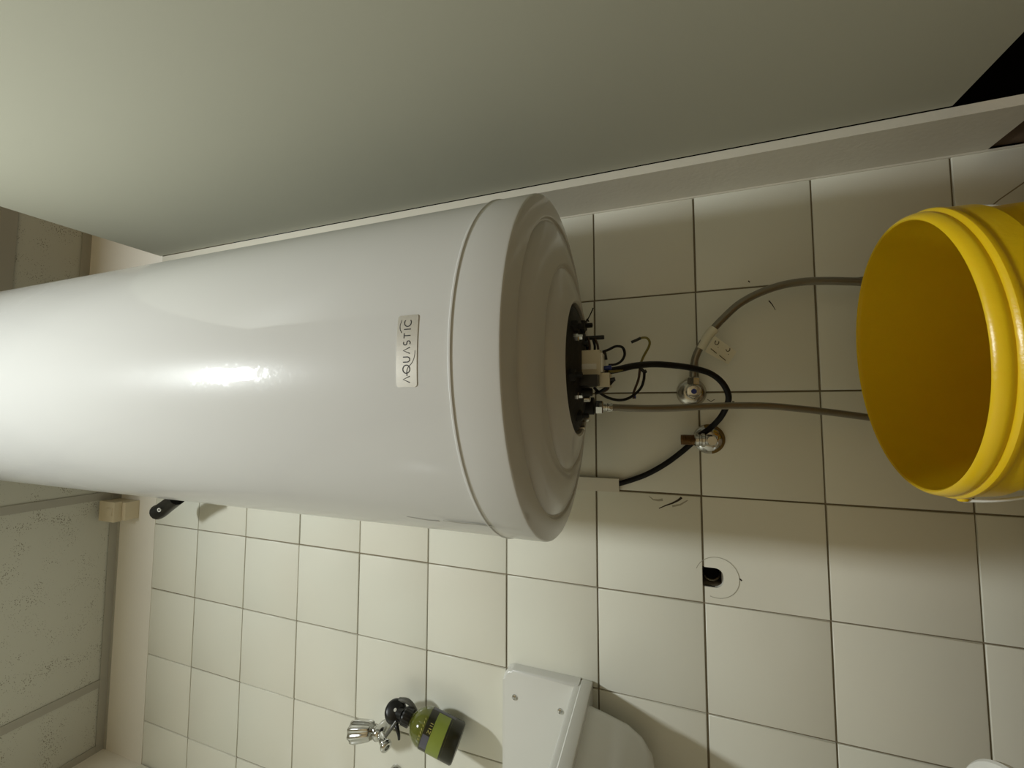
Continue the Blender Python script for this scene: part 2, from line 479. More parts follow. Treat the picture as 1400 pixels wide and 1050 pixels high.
obj('trim_2', box(nb(), XR + .004, XR + .0155, JY + .004, -.0003, ZB, -2.0475), M_BRNWD, kind='structure')
dl = thing('door_1', None, None, (0.222, JY - .004, -1.942), kind='structure')
obj('door_leaf', box(nb(), 0.2125, 0.2325, -0.98, JY - .0025, -1.942, -0.163), M_DOOR, dl, bev=.001)
b = nb()
for z in (-.35, -1.05, -1.75):
    lathe(b, [(0, -.03), (.005, -.03), (.005, .03), (0, .03)], (0.237, JY - .006, z), (0, 0, 1), 12)
obj('hinge', b, M_CHROME_OLD, dl, smooth=True)

# suspended ceiling
ce = thing('ceiling', None, None, (-.09, -1.1, ZC), kind='structure')
obj('soffit', box(nb(), XL - .05, XE, YB - .05, 0.09, 0.34, 0.38), M_BLACK, ce)
xs = [XL - .03, -1.117, -0.517, 0.083, 0.683, XE]
ys = [0.0, -0.295, -0.895, -1.495, -2.095, YB]
for i in range(len(xs) - 1):
    for j in range(len(ys) - 1):
        x0, x1, y1, y0 = xs[i] + .003, xs[i + 1] - .003, ys[j] - .003, ys[j + 1] + .003
        if j == 0 and x0 > XR - .12: y1 = JY - .002
        if i == 2 and j == 0: pass
        if i == 0: x0 = XL + .001
        obj('ceiling_tile', box(nb(), x0, x1, y0, y1, ZC + .0035, ZC + .018), M_CEIL, ce, bev=.0015, seg=1)
def tee(b, x0, x1, y0, y1):
    box(b, x0, x1, y0, y1, ZC, ZC + .002)
    if x1 - x0 < y1 - y0: box(b, (x0 + x1) / 2 - .001, (x0 + x1) / 2 + .001, y0, y1, ZC + .002, ZC + .036)
    else: box(b, x0, x1, (y0 + y1) / 2 - .001, (y0 + y1) / 2 + .001, ZC + .002, ZC + .036)
for x in xs[1:-1]:
    b = nb(); tee(b, x - .012, x + .012, YB, -.0005 if x < XR else JY - .0005); obj('ceiling_rail', b, M_TBAR, ce)
for y in ys[1:-1]:
    for i in range(len(xs) - 1):
        b = nb(); tee(b, xs[i] + (.012 if i else .031), xs[i + 1] - .012, y - .0165, y + .0165); obj('ceiling_rail', b, M_TBAR, ce)
b = nb(); box(b, XL, XR, -.022, -.0008, ZC - .0012, ZC + .0012); box(b, XL, XR, -.0022, -.0007, ZC - .012, ZC + .02)
obj('edge_angle', b, M_TBAR, ce)
b = nb(); box(b, XL, XL + .022, YB, -.0225, ZC - .0012, ZC + .0012); obj('edge_angle', b, M_TBAR, ce)
b = nb(); box(b, XR - .0005, XE, JY - .022, JY, ZC - .0012, ZC + .0012); box(b, XR - .022, XR - .0005, JY - .022, -.0225, ZC - .0012, ZC + .0012)
obj('edge_angle', b, M_TBAR, ce)

# round ceiling lamp that lights the room
lf = thing('ceiling_lamp', 'round white ceiling lamp above and in front of the water heater', 'lamp', (-0.21, -1.21, ZC))
obj('lamp_base', lathe(nb(), [(0, 0), (.125, 0), (.125, -.02), (.112, -.028), (0, -.028)], (-0.21, -1.21, ZC), (0, 0, 1), 48), M_WHITEPL, lf, smooth=True)

# ------------------------------------------------------------------ water heater
TX, TY, TR = -0.1727, -0.2597, 0.25
TZB, TZT = -1.325, 0.03
def cyl(u, v, hh, R=TR):
    """u: arc length to the right of the tank's front line, v: height"""
    a = u / R
    return Vector((TX + (R + hh) * math.sin(a), TY - (R + hh) * math.cos(a), v))
wh = thing('water_heater', 'large white cylindrical water heater hanging on the tiled wall, its underside open', 'water heater', (TX, TY, -1.41))
body = obj('tank_body', lathe(nb(), [(.2, TZB + .001), (.2485, TZB + .0005), (.25, TZB + .002), (.25, TZT - .02), (.244, TZT - .006), (.23, TZT), (.15, TZT + .02), (0, TZT + .03)],
     (TX, TY, 0), n=160), M_TANK, wh, smooth=25)
lid = obj('bottom_cover', lathe(nb(), [
    (.22, TZB + .0012), (.2510, TZB + .0012), (.2520, TZB), (.2520, TZB - .002), (.2508, TZB - .0035),
    (.2508, -1.3780), (.2503, -1.3800), (.2490, -1.3812), (.2460, -1.3818),
    (.2230, -1.3878), (.2205, -1.3872), (.2185, -1.3845), (.2160, -1.3842), (.2120, -1.3880),
    (.1590, -1.4010), (.1560, -1.4002), (.1530, -1.3975), (.1500, -1.3975), (.1450, -1.4020),
    (.1060, -1.4115), (.1020, -1.4135), (.0990, -1.4115), (.0985, -1.3900), (.0985, -1.365)], (TX, TY, 0), n=160), M_LID, wh, smooth=30)
# hanger and seam bead
obj('wall_bracket', box(nb(), TX - .12, TX + .12, TY + .2, -0.0015, -0.42, -0.36), M_WHITEPL, wh, bev=.003)
obj('wall_bracket', box(nb(), TX - .12, TX + .12, TY + .2, -0.0015, -1.16, -1.10), M_WHITEPL, wh, bev=.003)
b = nb()
lathe(b, [(.0985, 0), (.0985, -.004), (.0, -.004)], (TX, TY, -1.372), n=96)
lathe(b, [(.0, 0), (.0930, 0), (.0945, -.003), (.0945, -.010), (.0900, -.0125), (.0800, -.0150), (.0600, -.0215), (.0480, -.0245), (0, -.0245)],
      (TX, TY, -1.398), n=96)
flange = obj('flange_plate', b, M_DKMET, wh, smooth=35)
# bolts around the flange
for k in range(6):
    a = math.radians(60 * k + 18)
    bx, by = TX + .074 * math.cos(a), TY + .074 * math.sin(a)
    b = nb(); lathe(b, [(0, -1.405), (.009, -1.405), (.009, -1.419), (.0078, -1.421), (.004, -1.421), (.004, -1.430), (0, -1.431)], (bx, by, 0), n=6)
    obj('flange_bolt', b, M_DKMET, wh, smooth=30)
for (u, v, y) in ((779, 462, -.315), (779, 541, -.31)):
    p = at(u, v, y)
    b = nb(); lathe(b, [(0, .012), (.0085, .012), (.0085, .003), (.0055, .003), (.0055, -.012), (.004, -.013), (.004, -.018), (0, -.018)], p, n=6)
    obj('hex_nut', b, M_CHROME, wh, smooth=30)
# stubs: sensor pocket, heating element heads, threaded inlet and outlet
def stub(u, v, y, r, l, m, name='element_terminal', n=14):
    p = at(u, v, y)
    return obj(name, lathe(nb(), [(0, l), (r, l), (r, 0.0015), (r * .85, 0), (0, 0)], p, n=n), m, wh, smooth=30)
stub(826, 461, -.235, .0035, .05, M_BLKPL)
stub(803, 443, -.215, .003, .03, M_BLKPL)
stub(806, 592 - 20, -.205, .006, .022, M_CHROME_OLD)
stub(800, 585, -.22, .004, .02, M_CHROME_OLD)
stub(810, 536, -.29, .006, .03, M_DKMET)
stub(807, 545, -.27, .005, .03, M_CHROME_OLD)
stub(800, 450, -.28, .006, .03, M_DKMET)
stub(804, 470, -.27, .004, .032, M_BLKPL)
pin = at(812, 555, -.235)
obj('inlet_spigot', lathe(nb(), [(0, .06), (.0135, .06), (.0135, 0), (0, 0)], pin, n=24), M_DKMET, wh, smooth=30)
# thermostat block in its black holder
p0 = at(820, 481, -.27); p1 = at(820, 514, -.27); pt = at(797, 497, -.27)
th_ = obj('thermostat_block', box(nb(), p1.x, p0.x, -.292, -.245, p0.z - .003, pt.z + .004), M_CERAM, wh, bev=.0025)
b = nb(); box(b, p1.x + .004, p0.x - .004, -.288, -.25, p0.z - .006, p0.z - .0025); box(b, p1.x + .008, p1.x + .016, -.293, -.291, p0.z + .002, pt.z - .002)
obj('thermostat_step', b, M_WHITEPL, th_, bev=.0005)
p2 = at(820, 528, -.28)
b = nb(); box(b, p2.x, p1.x - .0005, -.305, -.25, p0.z - .001, pt.z + .02); box(b, p2.x - .0, p0.x + .01, -.30, -.24, pt.z + .0045, pt.z + .04)
obj('thermostat_holder', b, M_BLKPL, wh, bev=.0015)
b = nb(); pm = at(829, 522, -.27); box(b, pm.x - .008, pm.x + .012, -.285, -.255, pm.z - .006, pm.z + .012)
obj('terminal_strip', b, M_CERAM, wh, bev=.002)

# wires of the heater
def wire(name, pts, r, m, parent=wh, lab=None):
    o = obj(name, tube(nb(), [at(*p) for p in pts], r, 8, 7), m, parent, smooth=60)
    if lab: o['label'] = lab
    return o
wire('wire', [(824, 481, -.265), (832, 478, -.262), (842, 473.5, -.26), (851, 475, -.258), (854, 484, -.258), (850, 493, -.26), (842, 498, -.262), (832, 499, -.265)], .0019, M_BLKRUB, lab='short black wire bent in a loop')
wire('wire', [(826, 482, -.262), (828, 492, -.262)], .0030, M_BLKPL)
wire('wire', [(822, 503, -.27), (828, 503, -.27), (836, 502, -.27)], .0032, M_BLUEW, lab='blue insulated wire end')
wire('wire', [(821, 496, -.272), (821, 510, -.272)], .0035, M_BLUEW)
wire('wire', [(832, 508, -.265), (845, 507, -.25), (858, 503, -.235), (870, 502, -.22), (875, 498, -.21), (880, 487, -.20), (887, 474, -.195), (888, 467, -.195), (884, 462, -.195), (877, 462, -.195), (871, 465, -.195)], .0019, M_YELGR, lab='yellow and green earth wire curling upwards')
wire('wire', [(876, 462, -.195), (870, 465, -.195), (863, 468, -.195)], .0024, M_BLKPL)
wire('wire', [(875, 503, -.21), (873, 518, -.21), (868, 532, -.213), (866, 539, -.215), (867, 545, -.215)], .0019, M_BROWNW, lab='brown wire')
wire('wire', [(867, 539, -.214), (867, 545, -.214)], .0026, M_BLUEW)
wire('wire', [(812, 530, -.27), (820, 537, -.265), (832, 544, -.255), (848, 547, -.245), (862, 543, -.235), (875, 532, -.225), (880, 520, -.22), (881, 508, -.22)], .0021, M_BLKRUB)
wire('wire', [(876, 504, -.218), (881, 508, -.218), (884, 507, -.218)], .0026, M_BLKPL)
wire('wire', [(814, 538, -.27), (823, 534, -.272), (832, 527, -.275), (840, 518, -.275)], .0022, M_BLKRUB)
wire('wire', [(832, 520, -.275), (841, 518, -.275)], .0028, M_BLKPL)
wire('wire', [(815, 537, -.268), (826, 535, -.268), (832, 529, -.268), (829, 515, -.268), (828, 507, -.268)], .0017, M_BROWNW)
for k, (a_, b_) in enumerate((((800, 462), (803, 480)), ((804, 462), (806, 480)), ((811, 465), (813, 480)), ((814, 464), (818, 479)))):
    wire('wire', [(a_[0], a_[1], -.255), ((a_[0] + b_[0]) / 2 + 1, (a_[1] + b_[1]) / 2, -.26), (b_[0], b_[1] + 1, -.265)], .0018, M_BROWNW if k % 2 else M_BLKRUB)
wire('wire', [(801, 447, -.21), (803, 438, -.205), (807, 430, -.20), (811, 421, -.20)], .0010, M_BLKRUB, lab='thin loose dark wire poking up beside the flange')
wire('wire', [(800, 442, -.21), (803, 436, -.205), (805, 440, -.205)], .0009, M_BLKRUB)

# silver name sticker
SU0, SU1 = -0.0405, 0.0375
def lab(u, v, hh):       # u 0..0.077 rightwards, v 0..0.025 upwards
    return cyl(SU0 + u + 0.0012, -1.2865 + v - 0.0006 * math.sin(u * 40) - .012 * u, 0.0006 + hh)
b = nb()
W_, H_ = .0775, .0255
rc = .003
out = []
for cx, cz, a0 in ((W_ - rc, H_ - rc, 0), (rc, H_ - rc, 90), (rc, rc, 180), (W_ - rc, rc, 270)):
    for i in range(5):
        a = math.radians(a0 + 22.5 * i); out.append((cx + rc * math.cos(a), cz + rc * math.sin(a)))
nu = 24
g = [[None] * 2 for _ in range(nu + 1)]
def edge_v(u, top):
    d = min(u, W_ - u)
    k = rc - math.sqrt(max(0, rc * rc - (rc - d) ** 2)) if d < rc else 0
    return H_ - k if top else k
cols = [W_ * (0.5 - 0.5 * math.cos(math.pi * i / nu)) for i in range(nu + 1)]
vb = [[b.verts.new(lab(u, edge_v(u, t), -.0006 + hh)) for (t, hh) in ((0, 0), (1, 0), (1, .0006), (0, .0006))] for u in cols]
for a, c in zip(vb, vb[1:]):
    for i in range(4):
        j = (i + 1) % 4
        b.faces.new((a[i], a[j], c[j], c[i]))
b.faces.new(vb[0]); b.faces.new(vb[-1])
st = obj('name_sticker', b, M_SILVER, wh)
st['label'] = 'small brushed silver sticker reading AQUASTIC'
b = nb(); LH = .0083; LB = .0085; lw = .0011
def S(pts, wd=lw): ribbon(b, [(x, LB + y) for x, y in pts], wd, lab, .00015)
def lam(cx): S([(cx - .0033, 0), (cx, LH), (cx + .0033, 0)])
lam(.0082); lam(.0388)
S(arc(.0190, LH / 2, .0043, .0043, 0, 360, 28))
S([(.0265, LH), (.0265, .0032)] + arc(.0292, .0032, .0027, .0032, 180, 360, 12)[1:] + [(.0319, LH)])
S(arc(.0468, LH * .745, .0021, .0021, 50, 270, 12) + arc(.0468, LH * .25, .0022, .0021, 90, -130, 12)[1:])
S([(.0520, LH - .0004), (.0576, LH - .0004)]); S([(.0548, LH - .0004), (.0548, 0)])
S([(.0617, LH), (.0617, 0)])
S(arc(.0690, LH / 2, .0042, .0042, 50, 310, 20))
S(catmull2 := [(p.x, p.y) for p in catmull([(.0120, .0034, 0), (.0165, .0036, 0), (.0205, .0022, 0), (.0260, -.0030, 0), (.0320, -.0056, 0), (.0385, -.0062, 0)], 6)], (.0010, .0004))
S([(p.x, p.y) for p in catmull([(.0580, .0110, 0), (.0620, .0132, 0), (.0665, .0137, 0), (.0725, .0120, 0)], 6)], (.0009, .0004))
obj('lettering', b, M_INK, st)
# scuffs on the enamel
b = nb()
def tp(u, v):
    d = RM.transposed() @ Vector(((u - 700) / F, (525 - v) / F, -1)); o_ = CAM - Vector((TX, TY, 0))
    A = d.x ** 2 + d.y ** 2; B = o_.x * d.x + o_.y * d.y; C_ = o_.x ** 2 + o_.y ** 2 - (TR + .001) ** 2
    t = (-B - math.sqrt(max(0, B * B - A * C_))) / A; P = CAM + d * t
    return (math.atan2(P.x - TX, -(P.y - TY)) * TR, P.z)
M_TSCUFF = mat('grey_rub_mark', srgb(172, 170, 163), rough=0.7)
ribbon(b, [tp(606, 711), tp(625, 714), tp(650, 716), tp(672, 719)], (.0015, .004), lambda u, v, hh: cyl(u, v, .0015 + hh))
obj('rub_mark', b, M_TSCUFF, wh)
b = nb(); ribbon(b, [tp(556, 707), tp(585, 712), tp(600, 713)], (.001, .003), lambda u, v, hh: cyl(u, v, .0003 + hh))
obj('rub_mark', b, M_TSCUFF, wh)

# supply cable
cab = [(828, 508, -.255), (845, 505, -.245), (868, 500, -.22), (895, 498, -.18), (925, 500, -.145), (950, 504, -.12), (972, 511, -.10), (988, 524, -.085), (996, 541, -.075),
       (993, 556, -.063), (984, 572, -.05), (970, 586, -.032), (957, 595, -.0235), (953, 599, -.0215), (934, 616, -.018), (910, 634, -.016), (885, 648, -.0125), (864, 656, -.0085), (844, 662, -.0075)]
pc = obj('supply_cable', tube(nb(), [at(*p) for p in cab], .0052, 12, 8), M_BLKRUB, smooth=60)
pc['label'] = 'thick black power cable looping from the heater past the chrome valves to the white duct'; pc['category'] = 'cable'
# cable duct
dx0, dx1 = -0.4005, -0.3750
du = thing('cable_duct', 'narrow white plastic cable duct running down the tiles from behind the heater', 'duct', (-.388, -.006, -1.447))
b = nb(); box(b, dx0, dx0 + .0013, -.012, -.0008, -1.447, -.25); box(b, dx1 - .0013, dx1, -.012, -.0008, -1.447, -.25)
box(b, dx0, dx1, -.0016, -.0008, -1.447, -.25)
obj('duct_channel', b, M_TRUNK, du)
obj('duct_cover', box(nb(), dx0 - .0006, dx1 + .0006, -.0142, -.0121, -1.447, -.25), M_TRUNK, du, bev=.0006)

# black plug hanging at the left of the heater
pg = thing('cable_plug', 'black plug on a cable sticking out from behind the upper heater', 'plug', at(228, 692, -.095))
pl = [at(243, 681, -.105), at(236, 686, -.1), at(228, 692, -.096), at(220, 698, -.096), at(216, 700, -.096)]
b = nb(); tube(b, pl, .02, 16, 6, radii=(.0185, .0215)); lathe(b, [(0, .004), (.0185, .004), (.0165, -.006), (.009, -.011), (0, -.011)], pl[-1], pl[-2] - pl[-1], 16)
obj('plug_body', b, M_BLKPL, pg, smooth=45, bev=.0)
b = nb(); lathe(b, [(.0035, 0), (.0055, 0), (.0055, .002), (.0035, .002), (.0035, 0)], at(218, 697, -.119), (-.1, -1, -.2), 14)
obj('plug_ring', b, M_WHITEPL, pg, smooth=True)
obj('plug_cable', tube(nb(), [at(241, 683, -.104), at(262, 664, -.10), Vector((-.40, -.05, -.30)), Vector((-.36, -.03, -.45))], .004, 8, 6), M_BLKRUB, pg, smooth=True)

# junction box at the ceiling
jb = thing('junction_box', 'small cream plastic box on the painted band just under the ceiling', 'junction box', (-.558, -.02, .085))
obj('box_body', box(nb(), -.588, -.532, -.038, -.0009, .083, ZC - .004), M_BEIGE, jb, bev=.004)
obj('box_cover', box(nb(), -.591, -.529, -.058, -.0385, .100, ZC - .012), M_BEIGE, jb, bev=.005)
b = nb(); box(b, -.572, -.548, -.0592, -.0575, .110, .140)
obj('box_slot', b, M_BEIGE, jb, bev=.0006)

# ------------------------------------------------------------------ valves and hoses
V1 = at(945, 537, 0.0)
v1 = thing('angle_valve', 'chrome angle valve with round wall rosette feeding the tagged hose', 'valve', (V1.x, 0, V1.z))
def rosette(c, r, m, par):
    obj('rosette', lathe(nb(), [(0, .0005), (r, .0005), (r, .0025), (r * .93, .0065), (r * .7, .0115), (r * .45, .0135), (0, .0135)], Vector((c.x, 0, c.z)), (0, -1, 0), 40), m, par, smooth=50)
rosette(V1, .0275, M_CHROME_OLD, v1)
c1 = Vector((V1.x, 0, V1.z))
obj('valve_body', lathe(nb(), [(0, .012), (.0105, .012), (.0105, .030), (.0125, .032), (.0125, .048), (.010, .050), (0, .050)], c1, (0, -1, 0), 28), M_CHROME, v1, smooth=40)
obj('valve_handle', lathe(nb(), [(0, .0505), (.0110, .0505), (.0135, .053), (.0135, .061), (.0115, .0645), (.006, .0655), (0, .0655)], c1, (0, -1, 0), 28, lobes=6, lobe=.04), M_CHROME, v1, smooth=40)
obj('valve_cap_dot', lathe(nb(), [(0, .0657), (.0048, .0657), (.004, .0668), (0, .067)], c1, (0, -1, 0), 20), M_BLUEW, v1, smooth=True)
ho = c1 + Vector((0, -.040, 0))
obj('outlet_nut', lathe(nb(), [(0, .008), (.0075, .008), (.0075, .014), (.0115, .0145), (.0115, .026), (.009, .028), (0, .028)], ho, (1, 0, -.05), 6), M_CHROME_OLD, v1, smooth=25)

V2 = at(969, 600, 0.0)
v2 = thing('angle_valve', 'chrome angle valve with brown-stained rosette and bare brass thread pointing up', 'valve', (V2.x, 0, V2.z))
rosette(V2, .0285, M_CHROME, v2)
c2 = Vector((V2.x, 0, V2.z))
obj('stain_patch', lathe(nb(), [(.012, .0124), (.019, .0106), (.0262, .0072), (.0282, .0035)], Vector((V2.x, -.0006, V2.z)), (0, -1, 0), 40), M_RUST, v2, smooth=True)
sp = COL.objects[-1]
bm = bmesh.new(); bm.from_mesh(sp.data)
kill = [f for f in bm.faces if not (f.calc_center_median().z < V2.z - ORIG[v2.name].z + 0.002 + 0.25 * (f.calc_center_median().x))]
bmesh.ops.delete(bm, geom=kill, context='FACES'); bm.to_mesh(sp.data); bm.free()
obj('valve_body', lathe(nb(), [(0, .012), (.0095, .012), (.0095, .05), (.008, .054), (0, .054)], c2, (0, -1, 0), 28), M_CHROME, v2, smooth=40)
hb = c2 + Vector((0, -.043, 0))
obj('outlet_nut', lathe(nb(), [(0, -.010), (.0088, -.010), (.0095, -.006), (.0095, .010), (.0125, .0115), (.0125, .016), (.0105, .0175), (.0105, .020), (.0125, .0215), (.0125, .027), (.010, .029), (0, .029)], hb, (0, 0, 1), 28), M_CHROME, v2, smooth=35)
thr = [(0, .0285), (.0092, .0285)]
for k in range(8): thr += [(.0098, .030 + k * .0026), (.0090, .0313 + k * .0026)]
thr += [(.0092, .052), (.007, .052), (.007, .040), (0, .040)]
obj('brass_thread', lathe(nb(), thr, hb, (0, 0, 1), 28), M_BRASS, v2, smooth=35)

def hose_obj(name, pts3, r, label):
    t = thing(name, label, 'hose', pts3[0])
    obj('braided_hose', tube(nb(), pts3, r, 14, 10), M_BRAID, t, smooth=60)
    return t
H1 = [ho + Vector((.024, 0, -.0012)), at(948, 505, -.045), at(951, 488, -.048), at(961, 468, -.050), at(974, 451, -.052), at(990, 434, -.050), at(1010, 416, -.048),
      at(1035, 402, -.046), at(1065, 391, -.045), at(1095, 385.5, -.045), at(1125, 384, -.046), at(1155, 384.5, -.047), at(1185, 386, -.048), at(1215, 390, -.05), at(1250, 398, -.055), at(1290, 415, -.06)]
h1 = hose_obj('flexible_hose', H1, .0068, 'braided steel hose with a white paper tag, curving from a chrome valve behind the bucket')
H1c = catmull(H1, 10)
tp0, tp1 = at(973, 453, -.051), at(958, 476, -.049)
dirh = (tp1 - tp0).normalized()
obj('tag_sleeve', tube(nb(), [at(977, 449, -.0515), at(967, 461, -.0505), at(957.5, 477, -.0485)], .0086, 14, 5), M_TAG, h1, smooth=60)
a0, a1, a2, a3 = at(977, 459, -.062), at(1007, 481, -.050), at(996, 498, -.048), at(964, 481, -.060)
bm = nb(); th3 = Vector((0, .0007, 0))
va = [bm.verts.new(p) for p in (a0, a1, a2, a3)]; vc = [bm.verts.new(p + th3) for p in (a0, a1, a2, a3)]
bm.faces.new(va); bm.faces.new(list(reversed(vc)))
for i in range(4): bm.faces.new((va[i], vc[i], vc[(i + 1) % 4], va[(i + 1) % 4]))
tagp = obj('paper_tag', bm, M_TAG, h1); tagp['label'] = 'white rectangular tag with faint printed marks'
ex = (a1 - a0); ey = (a3 - a0)
def tf(u, v, hh): return a0 + ex * u + ey * v + Vector((0, -.0004 - hh * 2, 0))
b = nb()
ribbon(b, [(p[0], p[1]) for p in arc(.20, .22, .07, .13, -60, 200, 12)], .035, tf)
ribbon(b, [(.32, .38), (.34, .40)], .035, tf)
ribbon(b, [(p[0], p[1]) for p in arc(.68, .16, .07, .12, -60, 150, 12)], .035, tf)
ribbon(b, [(.78, .36), (.80, .38)], .035, tf)
ribbon(b, [(.12, .68), (.40, .70)], .04, tf); ribbon(b, [(.52, .70), (.82, .72)], .04, tf)
obj('tag_print', b, M_TAGINK, tagp)

HS = at(816, 556.5, -.235)
H2 = [at(836, 557, -.228), at(860, 558, -.215), at(890, 558.5, -.195), at(930, 557.5, -.168), at(970, 555.5, -.145), at(1010, 554.5, -.125), at(1050, 555, -.108), at(1090, 558.5, -.094),
      at(1130, 563, -.083), at(1165, 567.5, -.076), at(1200, 572.5, -.07), at(1240, 580, -.066), at(1285, 592, -.065)]
h2 = hose_obj('flexible_hose', H2, .0056, 'braided steel hose hanging straight down from the heater inlet to behind the bucket')
ax = (at(836, 557, -.232) - at(812, 556.5, -.235)).normalized()
obj('hose_nut', lathe(nb(), [(0, 0), (.0105, 0), (.0112, .001), (.0112, .010), (.0095, .012), (0, .012)], at(814, 556.5, -.235), ax, 6), M_CHROME, h2, smooth=25)
obj('hose_ferrule', lathe(nb(), [(0, .010), (.0072, .010), (.0072, .014), (.0062, .015), (.0062, .018), (.0072, .019), (.0072, .024), (.0062, .026), (0, .026)], at(814, 556.5, -.235), ax, 18), M_CHROME, h2, smooth=30)

# ------------------------------------------------------------------ yellow bucket
BN = Vector((-.055, .086, 1)).normalized(); BC = Vector((-.174, -.293, -1.79))
bk = thing('bucket', 'open yellow plastic bucket under the water heater, seen from above', 'bucket', (BC - BN * .302))
b = nb()
lathe(b, [(.147, -.004), (.1474, -.0008), (.1488, .0004), (.1506, -.0006), (.1525, -.0035), (.1537, -.0072), (.1537, -.0100), (.1525, -.0120),
          (.1523, -.0130), (.1542, -.0140), (.1558, -.0162), (.1558, -.0195), (.1545, -.0215), (.1537, -.0240), (.1537, -.0265), (.1525, -.0430), (.1515, -.0440), (.1475, -.0445),
          (.1465, -.060), (.1330, -.296), (.1300, -.302), (.0, -.302)], BC, BN, 120)
lathe(b, [(.147, -.004), (.1462, -.03), (.1300, -.292), (.126, -.297), (0, -.297)], BC, BN, 120)
obj('bucket_body', b, M_YEL, bk, smooth=35)
Xb, Yb, _ = frame_of(BN)
side = Vector((1, 0, .055)).normalized(); frontv = BN.cross(side).normalized()
if frontv.y > 0: frontv = -frontv
pts = []
for i in range(25):
    a = math.pi * i / 24
    d = (side * math.cos(a) * .1600 + (frontv * .20 - BN).normalized() * math.sin(a) * .155)
    pts.append(BC - BN * .032 + d)
obj('handle', tube(nb(), pts, .0017, 10, 3), M_WHITEPL, bk, smooth=60)
for s in (1, -1):
    obj('handle_lug', lathe(nb(), [(0, .150), (.005, .150), (.005, .1590), (.004, .1605), (0, .1605)], BC - BN * .032, side * s, 18), M_YEL if s < 0 else M_YEL, bk, smooth=40)

# ------------------------------------------------------------------ wash basin
sk = thing('wash_basin', 'white moulded wash basin with a screwed upstand on the tiled wall', 'sink', (-1.04, -.18, -1.52))
sx0, sx1 = -1.30, -.785
b = nb()
cx_, cy_ = (sx0 + sx1) / 2, -.19
loft(b, [(cx_, -.19, .12, .09, -1.514, .05), (cx_, -.19, .175, .125, -1.511, .05), (cx_, -.19, .203, .146, -1.502, .05), (cx_, -.19, .220, .155, -1.485, .048),
         (cx_, -.19, .2325, .158, -1.46, .045), (cx_, -.19, .2405, .160, -1.42, .042), (cx_, -.19, .2450, .162, -1.3890, .040),
         (cx_, cy_, .2565, .1885, -1.3885, .004), (cx_, cy_, .2575, .1892, -1.386, .004), (cx_, cy_, .2575, .1892, -1.368, .004), (cx_, cy_, .2550, .1888, -1.3655, .004),
         (cx_, cy_, .2550, .1888, -1.357, .004), (cx_, cy_, .2530, .1875, -1.3535, .004), (cx_, cy_, .226, .158, -1.3535, .05), (cx_, -.187, .215, .150, -1.362, .055),
         (cx_, -.185, .195, .135, -1.45, .06), (cx_, -.18, .15, .10, -1.490, .06), (cx_, -.18, .05, .04, -1.495, .035)])
obj('basin', b, M_SINK, sk, smooth=35)
b = nb()
R_ = .022; poly = [(sx0, -1.3640), (sx1, -1.3640)]
for i in range(9):
    a = math.radians(90 * i / 8); poly.append((sx1 - R_ + R_ * math.cos(a), -1.2235 + R_ * math.sin(a) - R_ + .022))
for i in range(9):
    a = math.radians(90 + 90 * i / 8); poly.append((sx0 + R_ + R_ * math.cos(a), -1.2235 + R_ * math.sin(a) - R_ + .022))
prism(b, poly, -.026, -.0006)
fr = [e for e in b.edges if all(abs(v.co.y + .026) < 1e-6 for v in e.verts)]
bmesh.ops.bevel(b, geom=fr, offset=.007, segments=4, affect='EDGES', profile=0.5)
obj('upstand', b, M_SINK, sk, smooth=50)
for (u, v) in ((703.5, 953), (766, 972)):
    p = at(u, v, -.026)
    s_ = obj('screw', lathe(nb(), [(0, .0), (.0058, .0), (.0052, .0022), (.003, .0034), (0, .0036)], p, (0, -1, 0), 18), M_CHROME, sk, smooth=True)
    b = nb(); box(b, p.x - .003, p.x + .003, p.y - .0040, p.y - .0035, p.z - .0006, p.z + .0006)
    obj('screw_slot', b, M_INK, s_)

# ------------------------------------------------------------------ wall tap
tp_ = thing('wall_tap', 'chrome wall tap with fluted knob above the wash basin', 'tap', (-.955, 0, -.905))
TB0 = at(519, 1000, -.055)
obj('wall_flange', lathe(nb(), [(0, .0005), (.026, .0005), (.026, .003), (.022, .009), (.013, .012), (0, .012)], Vector((TB0.x, 0, TB0.z - .002)), (0, -1, 0), 32), M_CHROME, tp_, smooth=40)
obj('tap_body', lathe(nb(), [(0, .010), (.0105, .010), (.0105, .03), (.0135, .036), (.0145, .05), (.0135, .066), (.009, .073), (0, .075)], Vector((TB0.x, 0, TB0.z - .002)), (0, -1, 0), 28), M_CHROME, tp_, smooth=50)
kdir = (at(482, 1000, -.062) - at(507, 999, -.058)).normalized()
kb = at(509, 999, -.058)
obj('tap_spindle', lathe(nb(), [(0, -.02), (.008, -.02), (.008, -.006), (.0055, -.004), (.0055, .004), (0, .004)], kb, kdir, 20), M_CHROME, tp_, smooth=40)
obj('knob', lathe(nb(), [(0, .001), (.0165, .001), (.0185, .004), (.0205, .02), (.0225, .044), (.021, .052), (.016, .055), (0, .056)], kb, kdir, 64, lobes=8, lobe=.07), M_CHROME, tp_, smooth=50)
s0 = at(520, 1003, -.06)
sp_ = [s0, at(522, 1009, -.072), at(524, 1014, -.080), at(526.5, 1018, -.083)]
obj('spout', tube(nb(), sp_, .0085, 16, 6), M_CHROME, tp_, smooth=60)
obj('spout_ring', lathe(nb(), [(.006, -.004), (.0105, -.004), (.0125, -.001), (.0125, .004), (.0105, .007), (.006, .007), (.006, -.004)], at(527, 1019, -.083), (sp_[-1] - sp_[-2]), 28), M_CHROME, tp_, smooth=50)
pf = thing('pipe_fitting', 'rounded chrome fitting on the tiles at the picture edge below the tap', 'fitting', at(543, 1056, 0))
